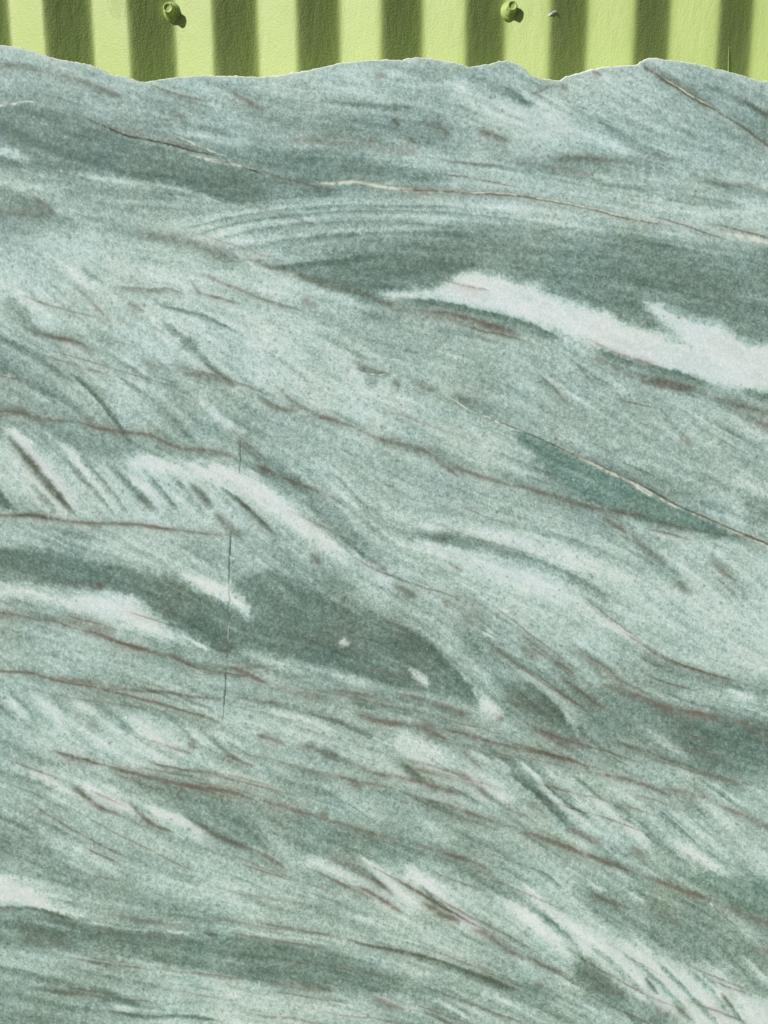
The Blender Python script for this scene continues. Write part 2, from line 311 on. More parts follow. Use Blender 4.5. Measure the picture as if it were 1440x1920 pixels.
# tone strokes: kind, strength, width above, width below | points
STR = """
L .6 16 18 | 330,880 400,905 460,940 500,970
L .6 12 14 | 260,870 320,905 370,945 400,975
L .55 12 14 | 60,880 90,920 130,965
K .5 8 12 | 0,238 60,262 140,290 220,305
L .7 9 9 | 0,284 30,291 60,306
L .4 7 7 | 330,245 400,258 440,275
W .35 18 22 | 830,150 900,188 960,212 1040,234 1110,265 1180,285
W .4 7 6 | 965,155 1005,187 1060,225
D .6 4 10 | 945,162 975,182 998,198
L .35 14 14 | 500,140 600,150 700,165 800,180 880,200
K .35 4 6 | 640,193 700,197 760,200 800,205
D .4 6 6 | 735,220 752,235
D .35 5 8 | 1110,210 1160,250 1220,280 1300,310
D .3 6 10 | 1290,330 1350,345 1440,365
D .35 5 7 | 1300,160 1350,170 1400,195 1440,215
L .4 5 5 | 160,330 230,340 320,352 400,375 440,385
D .3 5 6 | 180,350 260,365 330,375
D .55 9 12 | 0,350 40,374 80,396 110,410
D .45 10 12 | 0,398 50,402 110,412 170,435
G .5 14 16 | 180,430 260,442 340,462 400,482 470,498
L .45 10 12 | 0,345 60,348 140,350
D .35 2 3 | 340,430 480,398 620,387 720,386 860,388
D .35 2 4 | 360,440 480,412 620,398 760,396 900,404 1000,416
L .4 4 4 | 300,440 420,403 560,388 700,380 860,382 1000,395
L .35 3 3 | 330,455 450,425 600,408 760,406 900,414
D .35 3 5 | 400,450 520,425 640,416 760,418 880,428
D .35 5 6 | 420,470 540,450 640,440 760,436 880,440
L .3 4 4 | 440,465 560,440 680,430 800,430
L .35 3 3 | 960,405 1080,420 1200,440 1320,455
G .4 4 4 | 980,318 1060,328 1160,348 1260,370 1400,395
L .4 3 4 | 900,345 1000,352 1100,366 1200,384
G .4 3 3 | 850,305 960,318 1080,345 1180,365
D .35 4 4 | 1100,345 1200,352 1300,370 1400,385
K .7 4 8 | 512,500 560,497 620,490 680,484 720,480
D .4 6 14 | 720,470 780,462 840,470
L .5 12 16 | 470,500 550,532 620,558 700,585
K .55 4 13 | 750,561 830,568 900,583 960,598 1010,614 1060,638
K .5 4 11 | 1110,652 1160,672 1220,688 1290,705 1345,728
K .5 8 8 | 1395,733 1440,745
L .5 9 10 | 120,520 180,560 240,610 300,660
L .4 8 8 | 20,470 70,500 120,560 160,620
D .4 5 6 | 150,498 175,518 202,532
D .45 12 12 | 10,560 45,592 60,605
D .35 5 8 | 30,585 70,620 100,632
D .5 3 5 | 285,568 330,579 380,592 420,610 450,625
D .5 6 9 | 296,598 330,622 360,652 400,690 445,724
L .55 4 3 | 303,592 330,610 352,632
D .4 14 10 | 340,630 370,660
D .55 5 8 | 0,636 60,664 100,690 140,722
D .6 8 12 | 0,676 30,702 70,725 115,748 150,778 180,800
K .5 8 8 | 0,690 20,702
K .65 7 3 | 130,700 165,728 195,762 220,795 245,828
L .5 6 8 | 120,655 170,700 215,750 250,800 290,822
L .45 5 5 | 100,745 150,785 190,815
D .4 3 4 | 222,704 255,730 270,735
D .45 3 6 | 308,763 340,800 380,838
L .4 10 10 | 250,700 310,750 370,810 420,845
W .45 12 12 | 360,740 420,790 460,820
G .4 14 14 | 150,630 180,640 215,650
D .35 5 5 | 180,655 230,680 290,720
W .75 11 12 | 5,803 32,815 62,852 110,910 150,962
W .55 15 18 | 110,828 150,868 200,925 235,960
W .5 14 14 | 180,870 250,905 310,955
W .85 14 17 | 230,862 330,872 400,888 450,898 500,928 545,968 590,1010
W .5 14 18 | 560,985 620,1022 680,1062 740,1095
L .6 14 18 | 0,860 40,890 90,950
D .6 5 8 | 18,822 50,857 80,893 112,930 142,967
D .4 4 6 | 125,860 160,900 195,940 215,968
D .5 5 9 | 195,862 230,892 262,925 300,962
D .5 5 8 | 350,903 378,925 402,955
D .6 3 6 | 412,912 450,938 482,968
K .8 10 14 | 0,935 20,958
D .45 4 7 | 60,905 85,935 105,962
D .4 4 9 | 150,852 185,890 215,928 240,962
D .4 4 8 | 268,878 300,915 338,962
D .4 4 8 | 315,882 350,922 392,975
G .5 6 10 | 100,845 135,875 170,915
D .3 3 5 | 380,895 420,930 450,965
D .3 4 5 | 230,820 290,850 330,868
K .3 3 6 | 450,940 500,985 530,1015
D .4 8 9 | 500,880 560,910 620,955 680,1015 720,1050
D .45 10 12 | 570,935 620,980 670,1030 710,1060
L .35 10 12 | 480,560 560,620 640,680 700,720
D .3 5 6 | 590,620 640,648 700,680
D .4 7 8 | 670,690 730,702
D .35 8 8 | 680,712 710,722
D .3 4 4 | 480,650 530,680 590,725
L .4 8 9 | 480,690 540,730 600,765
D .45 2 3 | 480,738 510,757 545,775
L .4 12 12 | 560,770 640,800 720,825
D .35 3 3 | 610,765 650,785 685,805
L .4 10 10 | 590,860 640,905 690,955
D .4 3 4 | 615,883 650,912 690,955
L .4 12 12 | 700,740 780,790 850,840 920,880
G .5 16 14 | 760,835 840,865 900,890
G .5 12 20 | 850,742 900,760 960,790
D .3 8 10 | 1060,650 1100,690 1150,720
D .3 5 5 | 1235,765 1265,800 1300,830
D .35 4 4 | 1310,888 1350,903
L .35 14 14 | 1290,740 1380,790 1440,830
W .35 10 12 | 1370,890 1420,925 1440,935
G .45 20 20 | 1180,880 1260,915 1330,935
L .45 7 9 | 0,995 50,1008 100,1030
L .4 10 12 | 150,1005 210,1028 270,1052 330,1075
L .35 8 8 | 290,1010 350,1040 410,1075
D .35 6 6 | 330,1020 380,1045 420,1070
D .4 6 8 | 60,985 130,1000 200,1015
K .4 12 12 | 0,1045 60,1058 120,1075
K .35 16 14 | 350,1150 400,1185 430,1205
K .55 3 16 | 745,1170 800,1205 848,1252 880,1292 896,1318
W .75 9 10 | 638,1196 652,1212
W .6 7 8 | 768,1252 792,1272 802,1290
G .4 16 16 | 640,1225 700,1240 760,1260
L .45 9 10 | 800,1170 850,1210 890,1255 925,1305
L .5 9 9 | 950,1252 1010,1278 1050,1318 1072,1352 1088,1382
K .65 3 16 | 985,1275 1035,1318 1065,1360 1082,1380
L .45 9 12 | 440,1222 520,1237 600,1257 700,1290 800,1310 880,1328
L .4 6 8 | 480,1345 560,1365 640,1398 720,1430 780,1468
W .45 6 7 | 500,1335 580,1352 650,1380
G .5 4 4 | 480,1313 540,1325 610,1345
D .35 4 4 | 580,1337 650,1362 700,1385
D .5 8 9 | 567,1393 623,1415 667,1430
W .75 12 15 | 900,1312 925,1330 940,1348
W .6 9 10 | 860,1440 920,1478 965,1512
W .5 5 6 | 870,1400 920,1430
D .5 8 10 | 900,1395 950,1425 990,1470
W .55 12 14 | 775,1010 840,1032 900,1052 960,1077 1010,1095
W .6 12 14 | 960,1062 1010,1090 1060,1120 1100,1147
W .45 9 12 | 1090,1142 1160,1182 1210,1212 1265,1235
W .45 12 13 | 780,983 860,990 960,1012 1060,1037 1150,1072 1200,1090
D .45 8 11 | 775,1000 850,1008 920,1026 1000,1050 1080,1085 1150,1130
L .45 10 10 | 920,960 1000,985 1080,1010
D .35 12 14 | 1190,1020 1240,1060 1300,1118
D .3 8 8 | 1330,1040 1380,1090 1400,1130
L .5 7 8 | 1220,1000 1290,1015 1350,1050 1400,1100 1440,1150
W .4 14 14 | 1360,1210 1420,1240 1440,1250
D .4 12 14 | 1220,1250 1300,1270 1390,1290 1440,1300
W .4 8 9 | 1360,1290 1420,1312
G .4 12 12 | 1130,1180 1200,1225 1260,1260
L .5 6 8 | 1190,1358 1240,1385 1300,1425
D .4 8 10 | 1350,1380 1440,1405
W .5 9 10 | 10,1300 40,1330 60,1350
W .5 10 12 | 55,1295 92,1328 135,1372
W .45 9 10 | 130,1305 180,1345 225,1382
W .45 9 12 | 250,1340 300,1370 340,1400
D .45 4 6 | 15,1290 50,1328 70,1350
D .4 7 9 | 170,1308 220,1348 252,1378
D .35 4 5 | 95,1298 130,1338
D .45 5 6 | 300,1330 340,1365 372,1398
D .5 5 6 | 375,1366 430,1415 470,1440
D .3 14 14 | 150,1300 230,1310 330,1345 400,1370
K .4 6 6 | 0,1325 15,1345
D .4 7 9 | 0,1452 60,1465 110,1485
D .35 8 9 | 0,1388 50,1412 110,1440
W .55 9 10 | 60,1440 105,1466 140,1484
W .75 9 13 | 150,1468 200,1498 255,1526
W .9 9 14 | 268,1510 320,1533 370,1558 405,1578
L .4 12 14 | 90,1555 150,1590 210,1630
K .4 2 4 | 0,1532 60,1562
L .4 14 18 | 350,1620 430,1650 500,1690
L .4 12 14 | 240,1560 330,1600 420,1620
G .5 16 18 | 150,1660 250,1690 350,1705 440,1720
K .5 2 8 | 0,1700 60,1702 110,1716 160,1732
L .5 2 3 | 150,1728 230,1740 300,1745
L .45 3 3 | 310,1745 360,1752
L .5 3 4 | 390,1732 480,1748 560,1760 640,1775
K .4 3 4 | 380,1748 410,1755
D .4 3 4 | 200,1745 300,1760 400,1775
K .35 10 12 | 280,1790 340,1800 400,1812
K .3 7 5 | 400,1820 480,1835 560,1845 640,1862
D .45 4 8 | 0,1812 60,1828 130,1845 200,1858
K .5 7 9 | 165,1850 220,1870 260,1886
D .5 5 9 | 0,1860 60,1872 130,1888 200,1896
W .5 6 7 | 208,1884 255,1894
K .4 3 4 | 200,1896 280,1906 350,1904 420,1916
D .35 12 14 | 0,1905 100,1920 200,1935
W .45 9 10 | 480,1540 520,1580 540,1600
D .3 9 9 | 600,1590 660,1610 700,1640
K .4 6 8 | 690,1635 730,1665
W .65 8 10 | 672,1602 715,1638 755,1675 790,1702
W .8 9 12 | 755,1622 800,1658 840,1695 880,1728 925,1752
L .55 8 9 | 810,1620 860,1660 910,1690
W .55 10 12 | 925,1680 965,1705 1005,1740 1050,1778 1090,1802
D .55 4 6 | 785,1658 820,1690 850,1712
D .4 8 9 | 850,1625 920,1660 990,1700 1050,1755
K .55 3 7 | 700,1773 760,1784 812,1798 860,1814 920,1836 980,1860
K .4 8 14 | 860,1818 900,1830 960,1855
L .35 3 4 | 500,1740 600,1758 700,1780
D .4 4 5 | 560,1775 640,1790 720,1815
D .4 4 5 | 780,1850 840,1880 900,1912
D .4 4 5 | 820,1835 890,1865 960,1900
W .4 5 7 | 790,1860 840,1885 890,1920
W .4 6 8 | 700,1862 750,1885 800,1900
D .35 8 9 | 930,1865 1010,1890 1080,1925
L .4 5 6 | 900,1850 960,1885 1020,1920
K .6 4 9 | 752,1428 775,1448 795,1466
D .35 14 12 | 780,1500 860,1530 940,1560
L .4 9 9 | 780,1530 820,1555 850,1580
D .35 12 14 | 620,1560 720,1585 820,1610 900,1640
L .4 6 6 | 900,1590 960,1620 1000,1660
K .7 15 4 | 955,1450 1000,1484 1035,1518 1062,1546 1078,1558
W .55 6 7 | 975,1425 1030,1480 1090,1535 1150,1580
K .6 3 4 | 1015,1462 1060,1502 1108,1532
L .5 8 10 | 1010,1430 1070,1470 1110,1500
W .6 9 12 | 1100,1488 1160,1528 1200,1568 1232,1600
K .6 2 3 | 1073,1453 1108,1480 1132,1502
D .55 5 8 | 1190,1528 1230,1575 1270,1608 1297,1628
W .55 9 10 | 1250,1572 1320,1612 1370,1642
K .5 1.5 2.5 | 1236,1518 1280,1558 1302,1578
W .35 12 12 | 1310,1490 1370,1560 1440,1620
D .3 6 7 | 1280,1480 1340,1540 1400,1600
L .4 10 10 | 1140,1480 1200,1510 1250,1550
D .4 10 12 | 1150,1500 1190,1540
W .4 6 7 | 1100,1645 1135,1675
W .45 6 7 | 1180,1672 1210,1695
L .5 8 8 | 1378,1738 1410,1765 1440,1788
W .5 6 7 | 1390,1790 1440,1840
W .6 10 11 | 975,1655 1020,1688 1060,1728 1110,1775
W .65 11 13 | 960,1695 1000,1728 1050,1773
D .5 5 6 | 1000,1700 1050,1745 1095,1790
L .4 10 10 | 960,1790 1020,1830 1090,1860
D .5 3 7 | 1210,1832 1235,1865
G .5 4 9 | 1105,1768 1150,1805 1195,1850 1230,1882
G .5 3 8 | 1165,1782 1215,1822 1265,1870 1300,1905
D .4 3 6 | 1230,1800 1270,1840 1320,1895
G .5 4 8 | 1290,1815 1330,1855 1375,1910
L .5 6 8 | 1340,1830 1380,1870 1405,1915
D .5 3 7 | 1352,1862 1382,1898 1400,1925
D .4 4 7 | 1262,1878 1305,1922
D .35 4 7 | 1300,1870 1345,1920
D .4 3 5 | 1315,1825 1345,1850
"""
# veins: colour, strength, width above, width below | points
VEIN = """
B .45 4 5 | 0,120 60,128 110,138 160,155 220,178
B .35 4 5 | 190,165 230,182
B .6 2 3 | 280,158 320,172 355,182 390,190
P .5 4 5 | 435,170 465,190 500,210
B .35 4 5 | 320,205 350,225
P .3 12 8 | 530,262 600,262 680,270 740,285 800,285
P .5 5 5 | 690,260 705,268
P .35 6 6 | 700,135 725,145
B .6 3 4 | 735,222 750,236
B .5 4 6 | 790,230 820,238 850,255
B .55 3 4 | 755,250 785,272
B .55 5 6 | 890,242 915,250 935,258 960,265
B .4 6 7 | 980,270 1020,290 1060,300 1110,290
P .3 5 6 | 960,305 1040,315 1120,330
B .35 8 8 | 1050,290 1130,300 1200,310
B .35 8 8 | 1200,290 1250,300 1260,310
B .4 3 3 | 990,180 1040,160 1065,165
B .5 3 4 | 1110,132 1128,140
B .4 3 4 | 1050,158 1068,165
B .5 14 2 | 1200,122 1240,148 1290,180 1340,208
B .8 2 2 | 1200,118 1240,145 1290,178 1340,206 1400,243 1440,274
Y .8 1.7249999999999999 1.15 | 1240,143 1290,176 1340,203
B .5 3 4 | 1375,180 1410,198 1440,216
B .4 4 5 | 1320,335 1350,345 1400,348 1440,360
Y .8 2.3 2.3 | 0,198 30,192 50,190 75,193
Y .8 1.7249999999999999 1.15 | 320,250 400,285 430,295
C .85 1.2 1.9 | 160,222 200,238 238,254 280,262 330,274 380,287 410,293
C .85 1.2 1.8 | 380,297 440,308 480,322 500,329
P .35 4 3 | 130,210 200,238 260,252 330,270 400,288
Y .8 2.875 2.3 | 350,288 390,299 420,305 480,318
P .55 2 2 | 480,318 520,332 560,341 600,352 640,358
P .6 2 2 | 660,340 720,352 780,358 860,361 960,366 1040,378
Y .8 3.4499999999999997 2.875 | 590,341 620,345 660,342 700,348 760,356 830,359 880,361
B .85 1.5 1.5 | 740,356 800,357 860,361 960,366 1040,379 1100,390 1160,405 1220,418 1262,424
Y .8 1.15 1.7249999999999999 | 860,360 960,364 1100,388 1200,412
B .8 1.6 1.8 | 1222,405 1260,415 1300,428 1335,441 1360,448
B .75 1.5 2.2 | 1320,420 1350,422 1380,430 1440,446
Y .8 4.6 4.6 | 1340,436 1380,440 1440,455
B .5 1.5 2 | 815,324 870,331 920,340 975,352
P .35 1.5 2 | 820,300 900,307 960,312
B .4 2 3 | 230,1290 235,1292
B .5 5 7 | 60,366 85,384 105,402
B .4 12 9 | 250,435 330,450 400,472 470,492
P .35 12 9 | 0,395 50,402 90,405
B .5 8 5 | 440,470 480,490 560,518 620,538 680,553 740,576
P .35 10 10 | 700,560 760,580 830,595 900,610
P .6 3 4 | 792,583 850,589 915,608 970,622
P .5 6 7 | 895,608 940,618 975,632
B .55 8 8 | 1105,668 1150,690 1210,710 1280,722 1330,742
P .5 8 6 | 1200,715 1260,722 1310,735
P .7 4 6 | 1330,740 1380,758 1440,772
P .45 6 8 | 1380,770 1440,800
P .45 2 3 | 138,532 165,560 190,585 212,612
B .55 2 8 | 210,538 260,541 310,539 350,552
B .5 3 4 | 240,566 262,580 272,588
B .5 2 3 | 355,520 375,548 405,556 450,570
B .45 2 3 | 372,665 400,693 440,724
B .5 4 5 | 40,612 70,625 100,632 140,640 180,656
P .5 2 3 | 95,632 140,640
B .4 3 4 | 260,668 285,684 310,690
B .5 3 8 | 310,688 350,698 390,706 440,725
P .5 1.5 2 | 0,705 50,716
P .3 14 6 | 140,780 180,800 230,812
B .35 14 8 | 0,770 70,785 130,792
P .6 2 3 | 0,770 40,774 80,784 140,791
P .8 3 3 | 150,790 180,802 230,811 280,817 320,834 355,845
P .5 3 4 | 350,842 400,846 450,862
B .35 8 9 | 330,835 370,845 420,850
B .75 5 6 | 15,820 45,850 78,890 110,928 140,965
P .4 2 3 | 430,800 450,820 480,846
B .6 1 1.5 | 448,820 470,838 500,862
B .4 8 8 | 350,908 378,928 400,955
B .35 5 5 | 250,925 290,958
P .4 5 5 | 70,930 90,945
P .35 6 6 | 560,560 600,575
B .45 5 6 | 660,675 685,692 735,702
Y .8 1.15 1.4949999999999999 | 680,697 710,702 730,700
B .4 5 5 | 735,716 755,725
B .5 4 5 | 780,718 800,728 815,733
B .45 8 8 | 840,735 870,748 900,755
C .7 1 1 | 870,762 900,775 930,789 960,801 1000,818 1030,829 1090,859 1140,884 1180,902 1220,921 1260,945 1300,963 1350,986 1400,1006 1440,1023
Y .9 1.3 1.6 | 835,741 850,750 880,768 910,780 960,803 990,813
Y .9 2.2 2.4 | 1040,832 1080,852 1120,874 1160,893 1200,912 1240,936 1280,955 1330,975 1380,998 1440,1024
B .5 2 1.5 | 1000,817 1090,857 1180,899 1260,942 1350,984 1440,1020
C .8 .8 .8 | 1190,902 1230,924 1270,948 1310,965 1360,987 1440,1021
Y .8 2.3 2.875 | 1185,905 1205,922 1225,932
P .75 4 4 | 540,758 575,768 605,782 640,793 665,802
P .5 5 5 | 480,745 520,765 560,770
B .4 2 3 | 515,722 540,745 575,765
P .55 3 4 | 660,800 700,818 740,832 770,836
B .35 10 10 | 700,820 760,836 800,850
P .65 4 3 | 765,832 800,848 830,870 860,895
P .5 3 4 | 830,868 880,885 930,902 970,915
P .5 4 4 | 960,908 1020,925 1080,945 1140,957 1200,966
B .45 3 4 | 1140,955 1200,965 1260,985 1340,1000 1420,1008
P .6 2 3 | 480,870 515,887 560,908 620,932 650,950
P .5 4 6 | 480,868 510,885
B .5 2 3 | 1010,700 1040,730 1072,768
B .4 2 3 | 1085,685 1105,710 1130,722
P .4 4 4 | 1275,820 1300,840
P .75 2.5 3 | 0,966 60,966 120,976 180,981 240,982 275,986 330,995
P .4 3 3 | 280,987 330,993 380,1000 440,1003
B .65 3 3 | 20,968 60,966 100,975
B .45 8 8 | 400,960 425,985 445,1000 470,1003
B .5 3 4 | 440,930 470,957 500,985 522,1005
C .8 1.2 1.2 | 450,820 451,850 449,890
C .8 1.2 1.2 | 434,995 431,1030 430,1070 431,1100
C .95 1.3 1.5 | 431,1098 430,1150 428,1200 426,1240
Y .8 1.035 1.035 | 432,1080 431,1120 429,1160 427,1190 427,1230
C .7 1.2 1.3 | 426,1240 423,1275 419,1345 415,1356
B .7 1.5 2 | 402,1218 425,1219 442,1212
P .4 7 7 | 120,1092 160,1097 200,1100
P .5 5 5 | 180,1092 195,1105
P .6 2.5 3 | 0,1150 50,1157 110,1168 150,1182
P .75 3 4 | 150,1180 180,1188 220,1203 260,1216 300,1224 335,1237 372,1252
B .4 2 3 | 330,1235 370,1252 400,1266
P .3 16 6 | 100,1160 160,1175 220,1195
P .8 2.2 2.5 | 0,1258 60,1263 120,1280 160,1285 195,1293 250,1306 300,1320 350,1334 400,1350 416,1357
P .5 8 3 | 100,1272 160,1280 230,1290
B .55 2.5 3 | 190,1290 240,1293 300,1296 350,1304 420,1312
P .5 2 3 | 430,1306 480,1312 540,1322
P .65 3 4 | 430,1248 460,1260 485,1272 505,1286
P .35 3 3 | 380,1242 420,1250 460,1252 520,1248
P .35 6 6 | 510,1285 560,1300 620,1310
B .16 30 28 | 560,1170 660,1205 760,1235 830,1270
B .5 3 3 | 165,1355 190,1362
P .55 4 4 | 352,1392 368,1402
P .45 2 3 | 275,1386 320,1400 360,1412
P .55 2 3 | 410,1410 440,1422 480,1436
P .7 4 4 | 480,1378 505,1386 535,1396
P .45 6 6 | 555,1395 600,1408 640,1422
B .45 6 7 | 590,1405 640,1425 690,1438
B .5 4 5 | 610,1293 650,1298 700,1306 740,1316
P .45 4 4 | 740,1300 790,1310 840,1322
P .7 4 4 | 665,1336 700,1350 740,1357 770,1360
P .65 3 4 | 765,1358 805,1370 840,1388
P .5 5 7 | 770,1352 830,1365 890,1380 960,1405
B .45 3 3 | 580,1337 630,1352 665,1370 700,1385
P .6 6 6 | 810,1318 850,1330 885,1342
P .5 6 6 | 920,1340 945,1352
P .55 3 4 | 855,1395 880,1420 905,1445
P .5 2 3 | 880,1380 960,1400 1040,1420 1120,1442
B .3 22 20 | 955,1290 1000,1325 1050,1360
P .5 8 8 | 960,1355 1000,1368 1060,1388 1110,1402
B .55 3 3 | 960,1395 1030,1415 1090,1430
P .6 2.5 4 | 1040,1240 1062,1252 1078,1268
B .55 3 4 | 1045,1265 1080,1290 1120,1320 1160,1342
P .55 5 6 | 1125,1282 1170,1295 1215,1315
P .75 3 4 | 1215,1315 1260,1328 1310,1336 1350,1348
P .4 9 9 | 1180,1300 1280,1335 1380,1352 1440,1385
P .4 6 6 | 1380,1350 1440,1378
P .45 7 8 | 975,1210 1000,1228 1012,1240
P .4 9 9 | 1060,1205 1120,1250 1180,1290
B .4 3 3 | 1195,1228 1225,1245 1250,1252
B .5 3 4 | 1140,1388 1190,1402 1240,1420 1300,1438
B .4 5 5 | 1040,1390 1070,1405
P .7 3 4 | 1130,968 1160,988 1178,1002
B .45 4 6 | 1180,1000 1220,1035 1250,1060
B .4 6 7 | 1260,1085 1290,1105 1310,1112
P .4 3 4 | 1330,1050 1380,1090
P .35 2 3 | 1345,1085 1385,1120
B .45 7 8 | 692,1045 715,1062 728,1072
B .4 5 5 | 735,1095 765,1110 785,1120
P .55 7 8 | 825,1128 850,1142
B .35 5 6 | 860,1150 890,1175
B .5 5 5 | 645,1117 650,1122
B .45 4 5 | 582,1038 606,1058
P .4 2 3 | 840,1055 870,1072
B .4 4 5 | 810,1005 840,1012
Y .8 2.3 2.3 | 895,1180 930,1198 960,1210
P .3 16 16 | 850,1110 920,1180
B .7 2.5 3.5 | 95,1407 140,1420 200,1436
P .75 3 3.5 | 200,1436 250,1450 300,1462 340,1470 380,1478 430,1484 480,1501
P .6 4 4 | 480,1500 520,1507 560,1522 600,1532
P .6 3 4 | 590,1532 640,1545 700,1563 760,1576
P .5 3 4 | 780,1580 810,1592 850,1604 880,1615
P .45 6 6 | 600,1525 620,1530
P .55 2.5 3 | 573,1440 613,1450 667,1465 720,1475 747,1482
P .5 8 8 | 660,1465 680,1480
P .7 4 4 | 667,1440 720,1453 753,1458 800,1470 845,1484 880,1490
P .6 3 4 | 747,1482 780,1494 813,1503 873,1520 913,1536 960,1552
P .7 4 5 | 853,1438 880,1460 900,1480 927,1502
P .5 3 3 | 925,1500 960,1520 1000,1535
P .8 3 4 | 960,1553 1000,1566 1040,1577 1087,1597 1147,1620 1200,1640
P .8 3 4 | 1200,1640 1247,1656 1293,1673 1337,1688
P .65 5 6 | 1337,1688 1373,1703 1393,1717 1440,1731
P .5 6 8 | 1060,1552 1100,1568 1135,1588
P .45 6 5 | 990,1500 1030,1535
P .55 3 4 | 130,1468 160,1493 185,1512 230,1530
B .7 3 4 | 240,1500 262,1522 285,1543 325,1560
B .7 3 5 | 350,1530 380,1550 410,1568 445,1582 490,1598
P .6 3 5 | 480,1594 505,1608 535,1632
P .6 4 5 | 605,1608 640,1616 680,1636 720,1662 740,1682
P .65 3 4 | 660,1659 690,1670 720,1690 760,1712
P .6 4 5 | 790,1690 830,1715 865,1728
P .55 5 6 | 880,1738 920,1755 945,1777 985,1800
P .4 2 3 | 880,1620 920,1645 950,1660
P .55 3 4 | 840,1600 900,1622 930,1645
B .5 2 3 | 480,1728 540,1740 600,1750 640,1758
B .65 2 3 | 640,1758 700,1775 760,1785 812,1797 860,1812
B .5 3 6 | 860,1812 920,1838 980,1862
B .45 5 5 | 480,1836 560,1850 640,1862
P .45 6 6 | 695,1868 720,1880 760,1892
B .35 16 12 | 20,1745 80,1762 150,1772
B .4 3 3 | 0,1703 50,1704
B .4 3 3 | 380,1748 410,1754
B .4 4 4 | 200,1712 280,1728 360,1735
P .6 3 4 | 985,1790 1020,1810 1040,1818 1070,1830
P .5 4 4 | 1000,1843 1020,1850
B .35 10 10 | 1080,1815 1140,1855 1180,1870
P .35 5 5 | 1200,1875 1280,1915
B .6 2.5 3 | 1210,1832 1235,1865
B .55 3 3 | 1352,1862 1380,1895
P .3 5 5 | 1262,1880 1300,1920
P .6 3 4 | 1092,1448 1150,1455 1200,1468 1240,1484 1262,1498
P .45 5 6 | 1230,1478 1310,1490 1335,1508
P .5 4 5 | 1335,1505 1375,1520 1440,1550
P .6 3 4 | 1300,1440 1340,1456 1375,1465 1410,1470
P .5 2.5 3 | 1100,1676 1140,1690 1185,1705
P .35 3 3 | 1220,1712 1280,1730
P .4 6 6 | 1180,1585 1210,1610
P .5 5 5 | 1400,1770 1440,1785
Y .8 2 2 | 1330,1692 1338,1700
Y .9 2 2 | 1350,1714 1356,1716
K2 .6 1 1 | 1335,1697 1350,1713 1368,1728 1385,1742
K2 .5 1 1 | 600,1478 640,1500 690,1532
K2 .4 1 1 | 1045,1470 1090,1510
P .5 2 3 | 1375,1700 1400,1716 1440,1728
"""
TON = dict(W=8.4, L=6.7, M=5.3, G=3.9, D=2.35, K=1.2, T=2.2)
CLR = dict(P=(118, 108, 100), B=(104, 101, 92), Y=(214, 216, 202), C=(58, 58, 48), K2=(70, 84, 74))
def parse(txt):
    for ln in txt.strip().splitlines():
        h, p = ln.split('|'); h = h.split()
        pts = np.array([[float(q) for q in s.split(',')] for s in p.split()])
        yield h[0], [float(q) for q in h[1:]], pts
def extend(p):
    p = p.copy(); p[p[:, 0] <= 0, 0] = -290; p[p[:, 0] >= 1440, 0] = 1730; return p
def catmull(p, seg=14):
    q = np.vstack([2 * p[0] - p[1], p, 2 * p[-1] - p[-2]]); out = []
    for i in range(1, len(q) - 2):
        n = max(2, int(np.hypot(*(q[i + 1] - q[i])) / seg)); t = np.linspace(0, 1, n, endpoint=False)[:, None]
        out.append(.5 * (2 * q[i] + (q[i + 1] - q[i - 1]) * t + (2 * q[i - 1] - 5 * q[i] + 4 * q[i + 1] - q[i + 2]) * t ** 2
                         + (-q[i - 1] + 3 * q[i] - 3 * q[i + 1] + q[i + 2]) * t ** 3))
    return np.vstack(out + [p[-1:]])
REG, STR, VEIN = list(parse(REG)), list(parse(STR)), list(parse(VEIN))

# direction field of the bedding, gathered from every vein, then noise dragged along it
CW = 3.0
cx = np.arange(XA, XB + CW, CW); cy = np.arange(60, YB + CW, CW)
gx, gy = np.meshgrid(cx[::8], cy[::8])
c2 = np.full(gx.shape, .06 * math.cos(2 * .40)); s2 = np.full(gx.shape, .06 * math.sin(2 * .40))
for kind, h, p, fw in [(*a, 3.0) for a in STR] + [(*a, 1.0) for a in VEIN]:
    if kind in ('C', 'Y', 'K2') and abs(p[0, 0] - p[-1, 0]) < 25: continue
    q = catmull(p, 40)
    for a, b in zip(q[:-1], q[1:]):
        L = math.hypot(*(b - a)); an = math.atan2(b[1] - a[1], b[0] - a[0]); m = (a + b) / 2
        wgt = fw * L / 30 * np.exp(-((gx - m[0]) ** 2 + (gy - m[1]) ** 2) / (2 * 34 ** 2)) + fw * .02 * L / 30 * np.exp(-((gx - m[0]) ** 2 + (gy - m[1]) ** 2) / (2 * 110 ** 2))
        c2 += wgt * math.cos(2 * an); s2 += wgt * math.sin(2 * an)
ANG = .5 * np.arctan2(s2, c2)
def bil(G, x, y, x0, y0, step):
    u = np.clip((x - x0) / step, 0, G.shape[1] - 1.001); q = np.clip((y - y0) / step, 0, G.shape[0] - 1.001)
    iu = u.astype(np.int32); iq = q.astype(np.int32); fu = u - iu; fq = q - iq
    return (G[iq, iu] * (1 - fu) + G[iq, iu + 1] * fu) * (1 - fq) + (G[iq + 1, iu] * (1 - fu) + G[iq + 1, iu + 1] * fu) * fq
CG, SG = np.cos(ANG).astype(np.float32), np.sin(ANG).astype(np.float32)
